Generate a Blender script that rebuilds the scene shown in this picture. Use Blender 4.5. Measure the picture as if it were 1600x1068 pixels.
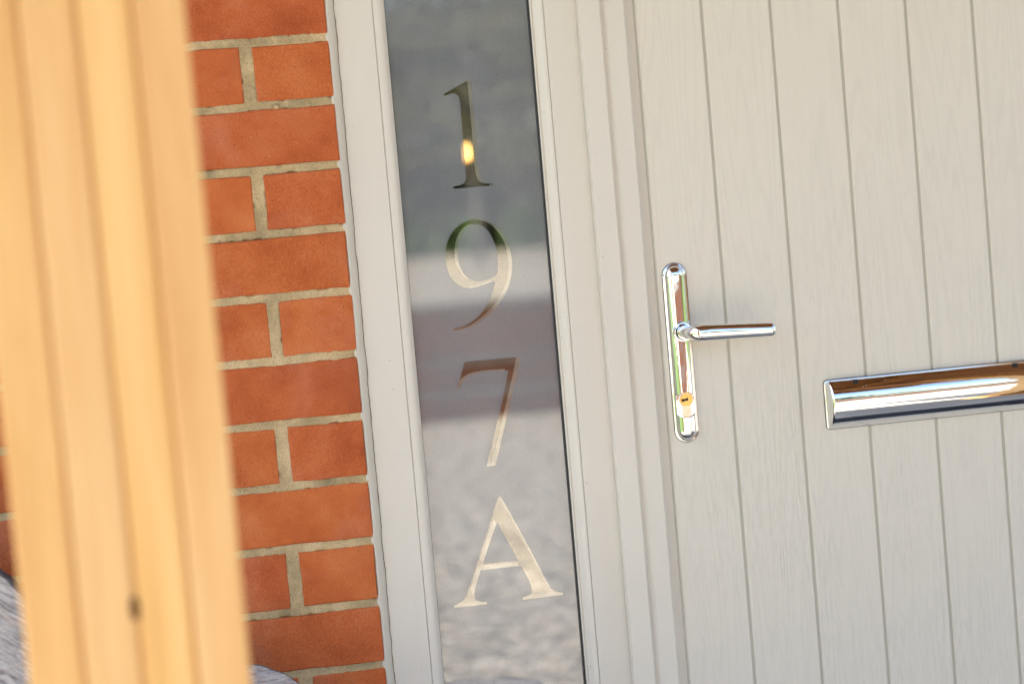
import bpy, bmesh, math, random
from mathutils import Vector, Matrix, noise

random.seed(7)
S = bpy.context.scene
COL = S.collection
for o in list(bpy.data.objects):
    bpy.data.objects.remove(o)

# ------------------------------------------------------------------ camera
cam_d = bpy.data.cameras.new("camera")
cam = bpy.data.objects.new("camera", cam_d)
COL.objects.link(cam)
S.camera = cam
r_ = Vector((0.982669, -0.164347, -0.085746))
u_ = Vector((0.095163, 0.050293, 0.994190))
f_ = Vector((0.159080, 0.985120, -0.065061))
M = Matrix.Identity(4)
for i in range(3):
    M[i][0], M[i][1], M[i][2] = r_[i], u_[i], -f_[i]
M.translation = Vector((-0.2548, -2.73634, 1.21097))
cam.matrix_world = M
cam_d.sensor_fit = 'HORIZONTAL'
cam_d.sensor_width = 36.0
cam_d.lens = 81.0
cam_d.clip_start = 0.05
cam_d.clip_end = 500.0
cam_d.dof.use_dof = True
cam_d.dof.focus_distance = 2.80
cam_d.dof.aperture_fstop = 3.4

# ------------------------------------------------------------------ light
SUN_EL, SUN_AZ = math.radians(50), math.radians(-84)      # azimuth from +Y, towards -X
sd = Vector((math.sin(SUN_AZ) * math.cos(SUN_EL), math.cos(SUN_AZ) * math.cos(SUN_EL), math.sin(SUN_EL)))
W = bpy.data.worlds.new("World")
S.world = W
W.use_nodes = True
wn = W.node_tree
bg = wn.nodes["Background"]
sky = wn.nodes.new("ShaderNodeTexSky")
sky.sky_type = 'NISHITA'
sky.sun_disc = False
sky.sun_elevation = SUN_EL
sky.sun_rotation = SUN_AZ
sky.air_density = 1.0
sky.dust_density = 1.5
wn.links.new(sky.outputs[0], bg.inputs[0])
bg.inputs[1].default_value = 0.12
sl = bpy.data.lights.new("sun", 'SUN')
sl.energy = 4.5
sl.angle = math.radians(0.5)
sl.color = (1.0, 0.95, 0.87)
sun = bpy.data.objects.new("sun", sl)
sun.rotation_euler = sd.to_track_quat('Z', 'Y').to_euler()
sun.location = (-3, 1, 6)
COL.objects.link(sun)
S.view_settings.view_transform = 'Standard'
S.view_settings.look = 'None'
S.view_settings.gamma = 1.0
S.view_settings.use_curve_mapping = False
S.view_settings.exposure = 1.82
S.render.engine = 'CYCLES'
S.cycles.max_bounces = 10
S.cycles.diffuse_bounces = 5
S.cycles.glossy_bounces = 5
S.cycles.transparent_max_bounces = 12

# ------------------------------------------------------------------ materials
class Mat:
    def __init__(s, name, base=(0.5, 0.5, 0.5), rough=0.5, metal=0.0, spec=0.5):
        s.m = bpy.data.materials.new(name)
        s.m.use_nodes = True
        s.t = s.m.node_tree
        s.b = s.t.nodes["Principled BSDF"]
        s.b.inputs['Base Color'].default_value = (*base, 1)
        s.b.inputs['Roughness'].default_value = rough
        s.b.inputs['Metallic'].default_value = metal
        s.b.inputs['Specular IOR Level'].default_value = spec
        s.co = None
    def n(s, typ, **kw):
        x = s.t.nodes.new(typ)
        for k, v in kw.items():
            setattr(x, k, v)
        return x
    def l(s, a, b):
        s.t.links.new(a, b)
    def coord(s, scale=(1, 1, 1), kind='Object', rnd=0.0):
        tc = s.n("ShaderNodeTexCoord")
        mp = s.n("ShaderNodeMapping")
        mp.inputs['Scale'].default_value = scale
        s.l(tc.outputs[kind], mp.inputs[0])
        if rnd:
            oi = s.n("ShaderNodeObjectInfo")
            mm = s.n("ShaderNodeMath", operation='MULTIPLY')
            mm.inputs[1].default_value = rnd
            s.l(oi.outputs['Random'], mm.inputs[0])
            s.l(mm.outputs[0], mp.inputs['Location'])
        return mp.outputs[0]
    def noise(s, co, scale, detail=4, rough=0.55, dist=0.0):
        x = s.n("ShaderNodeTexNoise")
        x.inputs['Scale'].default_value = scale
        x.inputs['Detail'].default_value = detail
        x.inputs['Roughness'].default_value = rough
        x.inputs['Distortion'].default_value = dist
        s.l(co, x.inputs['Vector'])
        return x.outputs['Fac']
    def ramp(s, fac, stops):
        x = s.n("ShaderNodeValToRGB")
        e = x.color_ramp.elements
        while len(e) < len(stops):
            e.new(0.5)
        for i, (p, c) in enumerate(stops):
            e[i].position = p
            e[i].color = (*c, 1) if len(c) == 3 else c
        s.l(fac, x.inputs[0])
        return x.outputs[0]
    def mix(s, fac, a, b, mode='MIX'):
        x = s.n("ShaderNodeMix", data_type='RGBA', blend_type=mode)
        for v, i in ((fac, 0), (a, 6), (b, 7)):
            if isinstance(v, (int, float)):
                x.inputs[i].default_value = v
            elif isinstance(v, tuple):
                x.inputs[i].default_value = (*v, 1)
            else:
                s.l(v, x.inputs[i])
        return x.outputs[2]
    def base(s, c):
        s.l(c, s.b.inputs['Base Color'])
    def rough(s, c):
        s.l(c, s.b.inputs['Roughness'])
    def bump(s, h, strength=0.5, dist=0.001, prev=None):
        x = s.n("ShaderNodeBump")
        x.inputs['Strength'].default_value = strength
        x.inputs['Distance'].default_value = dist
        s.l(h, x.inputs['Height'])
        if prev is not None:
            s.l(prev, x.inputs['Normal'])
        s.l(x.outputs[0], s.b.inputs['Normal'])
        return x.outputs[0]

def g3(v):
    return (v, v, v)

# red brick
def mk_brick():
    m = Mat('red_brick', rough=0.88, spec=0.25)
    co = m.coord(rnd=37.0)
    n1 = m.noise(co, 16, 5, 0.6)
    c = m.ramp(n1, [(0.28, (0.37, 0.078, 0.020)), (0.5, (0.485, 0.118, 0.033)), (0.72, (0.55, 0.160, 0.055))])
    oi = m.n("ShaderNodeObjectInfo")
    rv = m.ramp(oi.outputs['Random'], [(0.0, (0.90, 0.86, 0.95)), (0.35, (0.98, 0.96, 1.0)), (0.7, (1.0, 1.04, 0.97)), (1.0, (1.05, 1.09, 1.04))])
    c = m.mix(1.0, c, rv, 'MULTIPLY')
    # pale bloom and fine grit
    n2 = m.noise(co, 7, 4, 0.7)
    f = m.ramp(n2, [(0.50, g3(0)), (0.72, g3(0.75))])
    c = m.mix(f, c, (0.56, 0.19, 0.10))
    n3 = m.noise(co, 620, 3, 0.7)
    f = m.ramp(n3, [(0.32, g3(0.75)), (0.45, g3(0))])
    c = m.mix(f, c, (0.25, 0.055, 0.022))
    f = m.ramp(n3, [(0.58, g3(0)), (0.72, g3(0.55))])
    c = m.mix(f, c, (0.70, 0.30, 0.14))
    # dark burnt specks, pale grains
    v = m.n("ShaderNodeTexVoronoi"); v.inputs['Scale'].default_value = 115; m.l(co, v.inputs['Vector'])
    sel = m.n("ShaderNodeMath", operation='GREATER_THAN'); sel.inputs[1].default_value = 0.80
    sp = m.n("ShaderNodeSeparateColor"); m.l(v.outputs['Color'], sp.inputs[0]); m.l(sp.outputs[0], sel.inputs[0])
    d = m.n("ShaderNodeMath", operation='LESS_THAN'); d.inputs[1].default_value = 0.085; m.l(v.outputs['Distance'], d.inputs[0])
    mu = m.n("ShaderNodeMath", operation='MULTIPLY'); m.l(sel.outputs[0], mu.inputs[0]); m.l(d.outputs[0], mu.inputs[1])
    c = m.mix(mu.outputs[0], c, (0.10, 0.03, 0.015))
    sel2 = m.n("ShaderNodeMath", operation='GREATER_THAN'); sel2.inputs[1].default_value = 0.9; m.l(sp.outputs[1], sel2.inputs[0])
    mu2 = m.n("ShaderNodeMath", operation='MULTIPLY'); m.l(sel2.outputs[0], mu2.inputs[0]); m.l(d.outputs[0], mu2.inputs[1])
    c = m.mix(mu2.outputs[0], c, (0.52, 0.27, 0.13))
    n4 = m.noise(co, 5.5, 3, 0.6)
    f = m.ramp(n4, [(0.56, g3(0)), (0.76, g3(0.6))])
    c = m.mix(f, c, (0.28, 0.075, 0.035))
    m.base(c)
    h = m.noise(co, 420, 3, 0.65)
    nb = m.bump(h, 0.6, 0.0014)
    h2 = m.noise(co, 45, 4, 0.6)
    m.bump(h2, 0.5, 0.003, nb)
    return m.m

def mk_mortar():
    m = Mat('sandy_mortar', rough=0.95, spec=0.15)
    co = m.coord()
    c = m.ramp(m.noise(co, 14, 5, 0.6), [(0.32, (0.30, 0.235, 0.125)), (0.5, (0.52, 0.39, 0.215)), (0.68, (0.70, 0.53, 0.31))])
    n = m.noise(co, 700, 2, 0.7)
    c = m.mix(m.ramp(n, [(0.30, g3(0.75)), (0.44, g3(0))]), c, (0.13, 0.10, 0.06))
    c = m.mix(m.ramp(n, [(0.60, g3(0)), (0.72, g3(0.7))]), c, (0.62, 0.55, 0.40))
    m.base(c)
    nb = m.bump(m.noise(co, 520, 3, 0.7), 0.8, 0.0016)
    m.bump(m.noise(co, 120, 4, 0.7), 0.6, 0.003, nb)
    return m.m

def mk_upvc(name, base=(0.662, 0.622, 0.546), dirt=1.5):
    m = Mat(name, base, rough=0.38, spec=0.45)
    co = m.coord()
    n = m.noise(m.coord((1, 1, 0.35)), 9, 4, 0.6)
    c = m.ramp(n, [(0.3, tuple(b * 0.955 for b in base)), (0.7, tuple(min(1, b * 1.02) for b in base))])
    v = m.n("ShaderNodeTexVoronoi"); v.inputs['Scale'].default_value = 75; m.l(co, v.inputs['Vector'])
    sp = m.n("ShaderNodeSeparateColor"); m.l(v.outputs['Color'], sp.inputs[0])
    sel = m.n("ShaderNodeMath", operation='GREATER_THAN'); sel.inputs[1].default_value = 1.0 - 0.10 * dirt; m.l(sp.outputs[0], sel.inputs[0])
    d = m.n("ShaderNodeMath", operation='LESS_THAN'); d.inputs[1].default_value = 0.052; m.l(v.outputs['Distance'], d.inputs[0])
    mu = m.n("ShaderNodeMath", operation='MULTIPLY'); m.l(sel.outputs[0], mu.inputs[0]); m.l(d.outputs[0], mu.inputs[1])
    c = m.mix(mu.outputs[0], c, (0.20, 0.155, 0.10))
    # faint run marks and rust coloured splashes
    n2 = m.noise(m.coord((60, 60, 9)), 6, 3, 0.7)
    c = m.mix(m.ramp(n2, [(0.70, g3(0)), (0.80, g3(0.22 * dirt))]), c, (0.36, 0.27, 0.17))
    m.base(c)
    m.rough(m.ramp(m.noise(co, 60, 3), [(0.3, g3(0.33)), (0.7, g3(0.46))]))
    m.bump(m.noise(co, 900, 2, 0.6), 0.12, 0.0003)
    return m.m

def mk_door():
    base = (0.672, 0.630, 0.545)
    m = Mat('painted_woodgrain_skin', base, rough=0.5, spec=0.4)
    tc = m.n("ShaderNodeTexCoord")
    # cathedral figure: z squeezed, warped rings
    mp = m.n("ShaderNodeMapping"); mp.inputs['Scale'].default_value = (1, 1, 0.055)
    oi = m.n("ShaderNodeObjectInfo")
    mm = m.n("ShaderNodeMath", operation='MULTIPLY'); mm.inputs[1].default_value = 11.0
    m.l(oi.outputs['Random'], mm.inputs[0])
    m.l(tc.outputs['Object'], mp.inputs[0]); m.l(mm.outputs[0], mp.inputs['Location'])
    n1 = m.noise(mp.outputs[0], 15, 2, 0.5)
    sc = m.n("ShaderNodeMath", operation='MULTIPLY'); sc.inputs[1].default_value = 150.0; m.l(n1, sc.inputs[0])
    si = m.n("ShaderNodeMath", operation='SINE'); m.l(sc.outputs[0], si.inputs[0])
    # fine long fibres
    mp2 = m.n("ShaderNodeMapping"); mp2.inputs['Scale'].default_value = (1, 1, 0.03)
    m.l(tc.outputs['Object'], mp2.inputs[0]); m.l(mm.outputs[0], mp2.inputs['Location'])
    n2 = m.noise(mp2.outputs[0], 420, 3, 0.6)
    # short broken pores
    mp3 = m.n("ShaderNodeMapping"); mp3.inputs['Scale'].default_value = (1, 1, 0.10)
    m.l(tc.outputs['Object'], mp3.inputs[0])
    n3 = m.noise(mp3.outputs[0], 520, 2, 0.5)
    # where the grain is strong (patches) and where it is smooth
    patch = m.ramp(m.noise(m.coord((1, 1, 0.30), rnd=5.0), 11, 2), [(0.35, g3(0.12)), (0.62, g3(1.0))])
    sz = m.n("ShaderNodeSeparateXYZ"); m.l(tc.outputs['Object'], sz.inputs[0])
    zr = m.n("ShaderNodeMapRange"); zr.inputs[1].default_value = 0.65; zr.inputs[2].default_value = 1.35; zr.inputs[3].default_value = 1.15; zr.inputs[4].default_value = 0.40
    m.l(sz.outputs['Z'], zr.inputs[0])
    pz = m.n("ShaderNodeMath", operation='MULTIPLY'); m.l(patch, pz.inputs[0]); m.l(zr.outputs[0], pz.inputs[1]); patch = pz.outputs[0]
    a = m.n("ShaderNodeMath", operation='MULTIPLY_ADD'); a.inputs[1].default_value = 0.28; m.l(si.outputs[0], a.inputs[0]); m.l(n2, a.inputs[2])
    b = m.n("ShaderNodeMath", operation='MULTIPLY_ADD'); b.inputs[1].default_value = 0.9; m.l(n3, b.inputs[0]); m.l(a.outputs[0], b.inputs[2])
    c2 = m.n("ShaderNodeMath", operation='MULTIPLY'); m.l(b.outputs[0], c2.inputs[0]); m.l(patch, c2.inputs[1])
    nb = m.bump(c2.outputs[0], 0.42, 0.0011)
    m.bump(m.noise(m.coord(), 700, 2, 0.6), 0.14, 0.0004, nb)
    # dust held in the pores
    gr = m.ramp(si.outputs[0], [(0.25, g3(0)), (0.95, g3(0.16))])
    c = m.mix(gr, base, tuple(v * 0.80 for v in base))
    po = m.n("ShaderNodeMath", operation='MULTIPLY'); m.l(m.ramp(n3, [(0.50, g3(0)), (0.66, g3(0.26))]), po.inputs[0]); m.l(patch, po.inputs[1])
    c = m.mix(po.outputs[0], c, tuple(v * 0.72 for v in base))
    c = m.mix(m.ramp(m.noise(m.coord(), 5, 4), [(0.35, g3(0.0)), (0.75, g3(0.16))]), c, (0.60, 0.55, 0.46))
    m.base(c)
    return m.m

def mk_chrome():
    m = Mat('polished_chrome', (0.86, 0.87, 0.88), rough=0.03, metal=1.0)
    co = m.coord()
    # water spots and dust
    v = m.n("ShaderNodeTexVoronoi"); v.inputs['Scale'].default_value = 230; m.l(co, v.inputs['Vector'])
    sp = m.n("ShaderNodeSeparateColor"); m.l(v.outputs['Color'], sp.inputs[0])
    sel = m.n("ShaderNodeMath", operation='GREATER_THAN'); sel.inputs[1].default_value = 0.90; m.l(sp.outputs[0], sel.inputs[0])
    d = m.n("ShaderNodeMath", operation='LESS_THAN'); d.inputs[1].default_value = 0.16; m.l(v.outputs['Distance'], d.inputs[0])
    mu = m.n("ShaderNodeMath", operation='MULTIPLY'); m.l(sel.outputs[0], mu.inputs[0]); m.l(d.outputs[0], mu.inputs[1])
    pm = m.ramp(m.noise(co, 28, 3), [(0.50, g3(0)), (0.62, g3(1))])
    mu2 = m.n("ShaderNodeMath", operation='MULTIPLY'); m.l(mu.outputs[0], mu2.inputs[0]); m.l(pm, mu2.inputs[1])
    m.rough(m.ramp(mu2.outputs[0], [(0.0, g3(0.025)), (1.0, g3(0.55))]))
    m.base(m.mix(mu2.outputs[0], (0.86, 0.87, 0.88), (0.55, 0.52, 0.48)))
    inv = m.n("ShaderNodeMath", operation='MULTIPLY_ADD'); inv.inputs[1].default_value = -0.8; inv.inputs[2].default_value = 1.0
    m.l(mu2.outputs[0], inv.inputs[0]); m.l(inv.outputs[0], m.b.inputs['Metallic'])
    m.bump(m.noise(co, 32, 2), 0.05, 0.002)
    return m.m

def mk_satin(inner=False):
    """acid etched glass: pale diffuse veil with a clear front surface"""
    m = bpy.data.materials.new('etched_satin_glass'); m.use_nodes = True
    t = m.node_tree; t.nodes.clear()
    N = t.nodes.new; L = t.links.new
    out = N("ShaderNodeOutputMaterial")
    tc = N("ShaderNodeTexCoord")
    no = N("ShaderNodeTexNoise"); no.inputs['Scale'].default_value = 14; no.inputs['Detail'].default_value = 5
    L(tc.outputs['Object'], no.inputs['Vector'])
    cr = N("ShaderNodeValToRGB")
    cr.color_ramp.elements[0].position = 0.3; cr.color_ramp.elements[0].color = (0.190, 0.202, 0.222, 1)
    cr.color_ramp.elements[1].position = 0.7; cr.color_ramp.elements[1].color = (0.225, 0.236, 0.252, 1)
    L(no.outputs['Fac'], cr.inputs[0])
    v = N("ShaderNodeTexVoronoi"); v.inputs['Scale'].default_value = 95; L(tc.outputs['Object'], v.inputs['Vector'])
    sp = N("ShaderNodeSeparateColor"); L(v.outputs['Color'], sp.inputs[0])
    a = N("ShaderNodeMath"); a.operation = 'GREATER_THAN'; a.inputs[1].default_value = 0.93; L(sp.outputs[0], a.inputs[0])
    b = N("ShaderNodeMath"); b.operation = 'LESS_THAN'; b.inputs[1].default_value = 0.06; L(v.outputs['Distance'], b.inputs[0])
    c = N("ShaderNodeMath"); c.operation = 'MULTIPLY'; L(a.outputs[0], c.inputs[0]); L(b.outputs[0], c.inputs[1])
    mx = N("ShaderNodeMix"); mx.data_type = 'RGBA'; L(c.outputs[0], mx.inputs[0]); L(cr.outputs[0], mx.inputs[6]); mx.inputs[7].default_value = (0.08, 0.07, 0.06, 1)
    di = N("ShaderNodeBsdfDiffuse")
    fn = N("ShaderNodeTexNoise"); fn.inputs['Scale'].default_value = 1300; fn.inputs['Detail'].default_value = 2; L(tc.outputs['Object'], fn.inputs['Vector'])
    fr = N("ShaderNodeValToRGB"); fr.color_ramp.elements[0].position = 0.3; fr.color_ramp.elements[0].color = (0.80, 0.80, 0.80, 1)
    fr.color_ramp.elements[1].position = 0.7; fr.color_ramp.elements[1].color = (1.18, 1.18, 1.18, 1); L(fn.outputs['Fac'], fr.inputs[0])
    fm = N("ShaderNodeMix"); fm.data_type = 'RGBA'; fm.blend_type = 'MULTIPLY'; fm.inputs[0].default_value = 1.0
    L(mx.outputs[2], fm.inputs[6]); L(fr.outputs[0], fm.inputs[7]); L(fm.outputs[2], di.inputs[0])
    if inner:  # plain pale colour for the sheet that stands in for the reflected etching
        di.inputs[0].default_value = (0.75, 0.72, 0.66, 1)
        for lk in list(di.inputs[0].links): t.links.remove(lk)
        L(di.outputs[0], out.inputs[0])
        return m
    tr = N("ShaderNodeBsdfTransparent"); tr.inputs[0].default_value = (0.8, 0.82, 0.83, 1)
    m1 = N("ShaderNodeMixShader"); m1.inputs[0].default_value = 0.22; L(di.outputs[0], m1.inputs[1]); L(tr.outputs[0], m1.inputs[2])
    gl = N("ShaderNodeBsdfGlossy"); gl.inputs[0].default_value = (1, 1, 1, 1); gl.inputs['Roughness'].default_value = 0.012
    m2 = N("ShaderNodeMixShader"); m2.inputs[0].default_value = 0.140; L(m1.outputs[0], m2.inputs[1]); L(gl.outputs[0], m2.inputs[2])
    L(m2.outputs[0], out.inputs[0])
    return m

def mk_clear():
    m = bpy.data.materials.new('clear_coated_glass'); m.use_nodes = True
    t = m.node_tree; t.nodes.clear()
    N = t.nodes.new; L = t.links.new
    out = N("ShaderNodeOutputMaterial")
    tr = N("ShaderNodeBsdfTransparent"); tr.inputs[0].default_value = (0.86, 0.88, 0.85, 1)
    gl = N("ShaderNodeBsdfGlossy"); gl.inputs[0].default_value = (1, 0.97, 0.90, 1); gl.inputs['Roughness'].default_value = 0.006
    m2 = N("ShaderNodeMixShader"); m2.inputs[0].default_value = 0.30; L(tr.outputs[0], m2.inputs[1]); L(gl.outputs[0], m2.inputs[2])
    L(m2.outputs[0], out.inputs[0])
    return m

def mk_post():
    m = Mat('honey_pine', rough=0.55, spec=0.35)
    oi = m.n("ShaderNodeObjectInfo")
    n = m.noise(m.coord((1, 1, 0.08), rnd=9.0), 22, 4, 0.6, 0.4)
    c = m.ramp(n, [(0.25, (0.54, 0.27, 0.082)), (0.5, (0.68, 0.395, 0.140)), (0.75, (0.74, 0.48, 0.21))])
    rv = m.ramp(oi.outputs['Random'], [(0.0, (0.96, 0.96, 1.06)), (1.0, (1.01, 1.0, 0.94))])
    c = m.mix(1.0, c, rv, 'MULTIPLY')
    n2 = m.noise(m.coord((1, 1, 0.02)), 260, 3, 0.6)
    c = m.mix(m.ramp(n2, [(0.4, g3(0.25)), (0.6, g3(0))]), c, (0.52, 0.26, 0.08))
    m.base(c)
    m.bump(n2, 0.3, 0.001)
    return m.m

def mk_wood(name, c0, c1, scale=(1, 1, 1), rough=0.6, ns=25):
    m = Mat(name, rough=rough, spec=0.3)
    n = m.noise(m.coord(scale, rnd=13.0), ns, 5, 0.65, 0.5)
    m.base(m.ramp(n, [(0.3, c0), (0.7, c1)]))
    m.bump(n, 0.4, 0.002)
    return m.m

def mk_weathered(streak, k=1.0):
    m = Mat('silvered_driftwood', rough=0.9, spec=0.15)
    tc = m.n("ShaderNodeTexCoord")
    mp = m.n("ShaderNodeMapping"); mp.inputs['Rotation'].default_value = streak; mp.inputs['Scale'].default_value = (1, 1, 1)
    m.l(tc.outputs['Object'], mp.inputs[0])
    mp2 = m.n("ShaderNodeMapping"); mp2.inputs['Scale'].default_value = (0.10, 1, 1); m.l(mp.outputs[0], mp2.inputs[0])
    n = m.noise(mp2.outputs[0], 380, 5, 0.75, 0.35)
    c = m.ramp(n, [(0.30, tuple(k*q for q in (0.055, 0.050, 0.055))), (0.44, tuple(k*q for q in (0.22, 0.205, 0.205))), (0.60, tuple(k*q for q in (0.40, 0.38, 0.375))), (0.75, tuple(k*q for q in (0.55, 0.51, 0.48)))])
    n2 = m.noise(m.coord(), 34, 4, 0.7)
    c = m.mix(m.ramp(n2, [(0.56, g3(0)), (0.68, g3(0.55))]), c, (0.45, 0.36, 0.30))
    c = m.mix(m.ramp(m.noise(m.coord(), 75, 3, 0.7), [(0.62, g3(0)), (0.70, g3(0.6))]), c, (0.12, 0.08, 0.07))
    m.base(c)
    nb = m.bump(n, 0.9, 0.003)
    m.bump(n2, 0.6, 0.004, nb)
    return m.m

def mk_gravel():
    m = Mat('pale_gravel', rough=0.95, spec=0.1)
    co = m.coord()
    v = m.n("ShaderNodeTexVoronoi"); v.inputs['Scale'].default_value = 34; m.l(co, v.inputs['Vector'])
    sp = m.n("ShaderNodeSeparateColor"); m.l(v.outputs['Color'], sp.inputs[0])
    c = m.ramp(sp.outputs[0], [(0.0, (0.50, 0.42, 0.31)), (0.5, (0.76, 0.67, 0.53)), (1.0, (0.88, 0.80, 0.67))])
    c = m.mix(m.ramp(m.noise(co, 12.0, 6, 0.9), [(0.43, g3(1.0)), (0.53, g3(0))]), c, (0.11, 0.10, 0.085))
    m.base(c)
    m.bump(v.outputs['Distance'], 0.8, 0.012)
    return m.m

def mk_noise(name, c0, c1, ns=6, rough=0.9, bump=0.4, bd=0.01, scale=(1, 1, 1)):
    m = Mat(name, rough=rough, spec=0.15)
    n = m.noise(m.coord(scale), ns, 6, 0.65)
    m.base(m.ramp(n, [(0.32, c0), (0.68, c1)]))
    m.bump(n, bump, bd)
    return m.m

def mk_brickwall_far():
    m = Mat('red_brickwork', rough=0.9, spec=0.2)
    b = m.n("ShaderNodeTexBrick")
    tc = m.n("ShaderNodeTexCoord"); sx = m.n("ShaderNodeSeparateXYZ"); cx = m.n("ShaderNodeCombineXYZ")
    m.l(tc.outputs['Object'], sx.inputs[0]); m.l(sx.outputs['X'], cx.inputs['X']); m.l(sx.outputs['Z'], cx.inputs['Y'])
    m.l(cx.outputs[0], b.inputs['Vector'])
    b.inputs['Scale'].default_value = 1.0
    b.inputs['Brick Width'].default_value = 0.225; b.inputs['Row Height'].default_value = 0.075
    b.inputs['Mortar Size'].default_value = 0.005; b.inputs['Mortar Smooth'].default_value = 0.1
    b.inputs['Color1'].default_value = (0.38, 0.14, 0.085, 1); b.inputs['Color2'].default_value = (0.27, 0.115, 0.08, 1)
    b.inputs['Mortar'].default_value = (0.36, 0.31, 0.2, 1)
    m.base(b.outputs['Color'])
    m.bump(b.outputs['Fac'], -0.5, 0.004)
    return m.m

MT = dict(
    brick=mk_brick(), mortar=mk_mortar(), upvc=mk_upvc('warm_grey_frame'), seal=mk_upvc('grey_mastic', (0.60, 0.56, 0.48), 2.5),
    door=mk_door(), chrome=mk_chrome(), satin=mk_satin(), etch_echo=mk_satin(True), clear=mk_clear(), post=mk_post(),
    black=Mat('black_rubber', (0.015, 0.015, 0.017), 0.5).m,
    crease_shade=Mat('crease_shade', (0.17, 0.14, 0.10), 0.9).m,  # crevice shade beside the sealant, as a colour
    void=Mat('dark_slot', (0.004, 0.004, 0.005), 0.7).m,
    brass=Mat('brass', (0.83, 0.52, 0.18), 0.22, 1.0).m,
    nickel=Mat('satin_nickel', (0.80, 0.66, 0.55), 0.28, 1.0).m,
    groove=mk_upvc('groove_paint', (0.46, 0.44, 0.37), 1.0),
    stain=mk_wood('brown_stained_timber', (0.085, 0.030, 0.008), (0.30, 0.125, 0.034), (0.12, 1, 1)),
    postknot=mk_noise('pine_knot', (0.05, 0.022, 0.01), (0.16, 0.07, 0.025), 90),
    log=mk_weathered((0, math.radians(-38), 0), 1.35), stump=mk_weathered((0, 0, 0.1), 1.3), pale=mk_weathered((0, 0, 0.1), 1.7),
    bark=mk_noise('dark_bark', (0.045, 0.045, 0.055), (0.15, 0.14, 0.15), 60, 0.85, 0.7, 0.003),
    rimdark=mk_noise('tarred_bark', (0.012, 0.014, 0.018), (0.04, 0.045, 0.05), 60, 0.85, 0.7, 0.003),
    gravel=mk_gravel(), grass=mk_noise('lawn_green', (0.065, 0.115, 0.022), (0.13, 0.19, 0.045), 9, 0.9, 0.6, 0.02),
    slate=mk_noise('slate_paving', (0.045, 0.05, 0.06), (0.085, 0.09, 0.10), 7, 0.7, 0.3, 0.003),
    leaf=mk_noise('leaf_green', (0.020, 0.030, 0.018), (0.056, 0.066, 0.034), 3, 0.7, 0.0),
    leaf2=mk_noise('dark_leaf_green', (0.018, 0.028, 0.018), (0.05, 0.062, 0.030), 3, 0.7, 0.0),
    leafpale=mk_noise('pale_leaf', (0.10, 0.11, 0.05), (0.22, 0.20, 0.11), 3, 0.7, 0.0), paletrunk=mk_noise('pale_bark', (0.2, 0.18, 0.15), (0.4, 0.37, 0.32), 12),
    trunk=mk_noise('tree_bark', (0.05, 0.035, 0.025), (0.13, 0.10, 0.07), 12),
    farbrick=mk_brickwall_far(),
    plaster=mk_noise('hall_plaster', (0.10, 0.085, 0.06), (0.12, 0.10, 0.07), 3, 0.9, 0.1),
    tile=mk_noise('roof_tile_brown', (0.12, 0.06, 0.045), (0.2, 0.10, 0.07), 5),
    cap=mk_noise('concrete_cap', (0.26, 0.24, 0.21), (0.38, 0.36, 0.32), 10),
)

# ------------------------------------------------------------------ mesh helpers
def link(name, verts, faces, mat, parent=None, smooth=False, kind=None):
    me = bpy.data.meshes.new(name)
    me.from_pydata(verts, [], faces)
    me.update()
    if mat: me.materials.append(mat)
    if smooth:
        for p in me.polygons: p.use_smooth = True
    o = bpy.data.objects.new(name, me)
    COL.objects.link(o)
    if parent: o.parent = parent
    if kind: o['kind'] = kind
    return o

def sharp(o, ang=40):
    o.data.set_sharp_from_angle(angle=math.radians(ang))
    return o

def thing(name, label, cat, group=None, loc=(0, 0, 0)):
    o = bpy.data.objects.new(name, None)
    o.empty_display_size = 0.05
    o.location = loc
    COL.objects.link(o)
    tag(o, label, cat, group)
    return o

def tag(o, label, cat, group=None):
    o['label'] = label; o['category'] = cat
    if group: o['group'] = group
    return o

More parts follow.
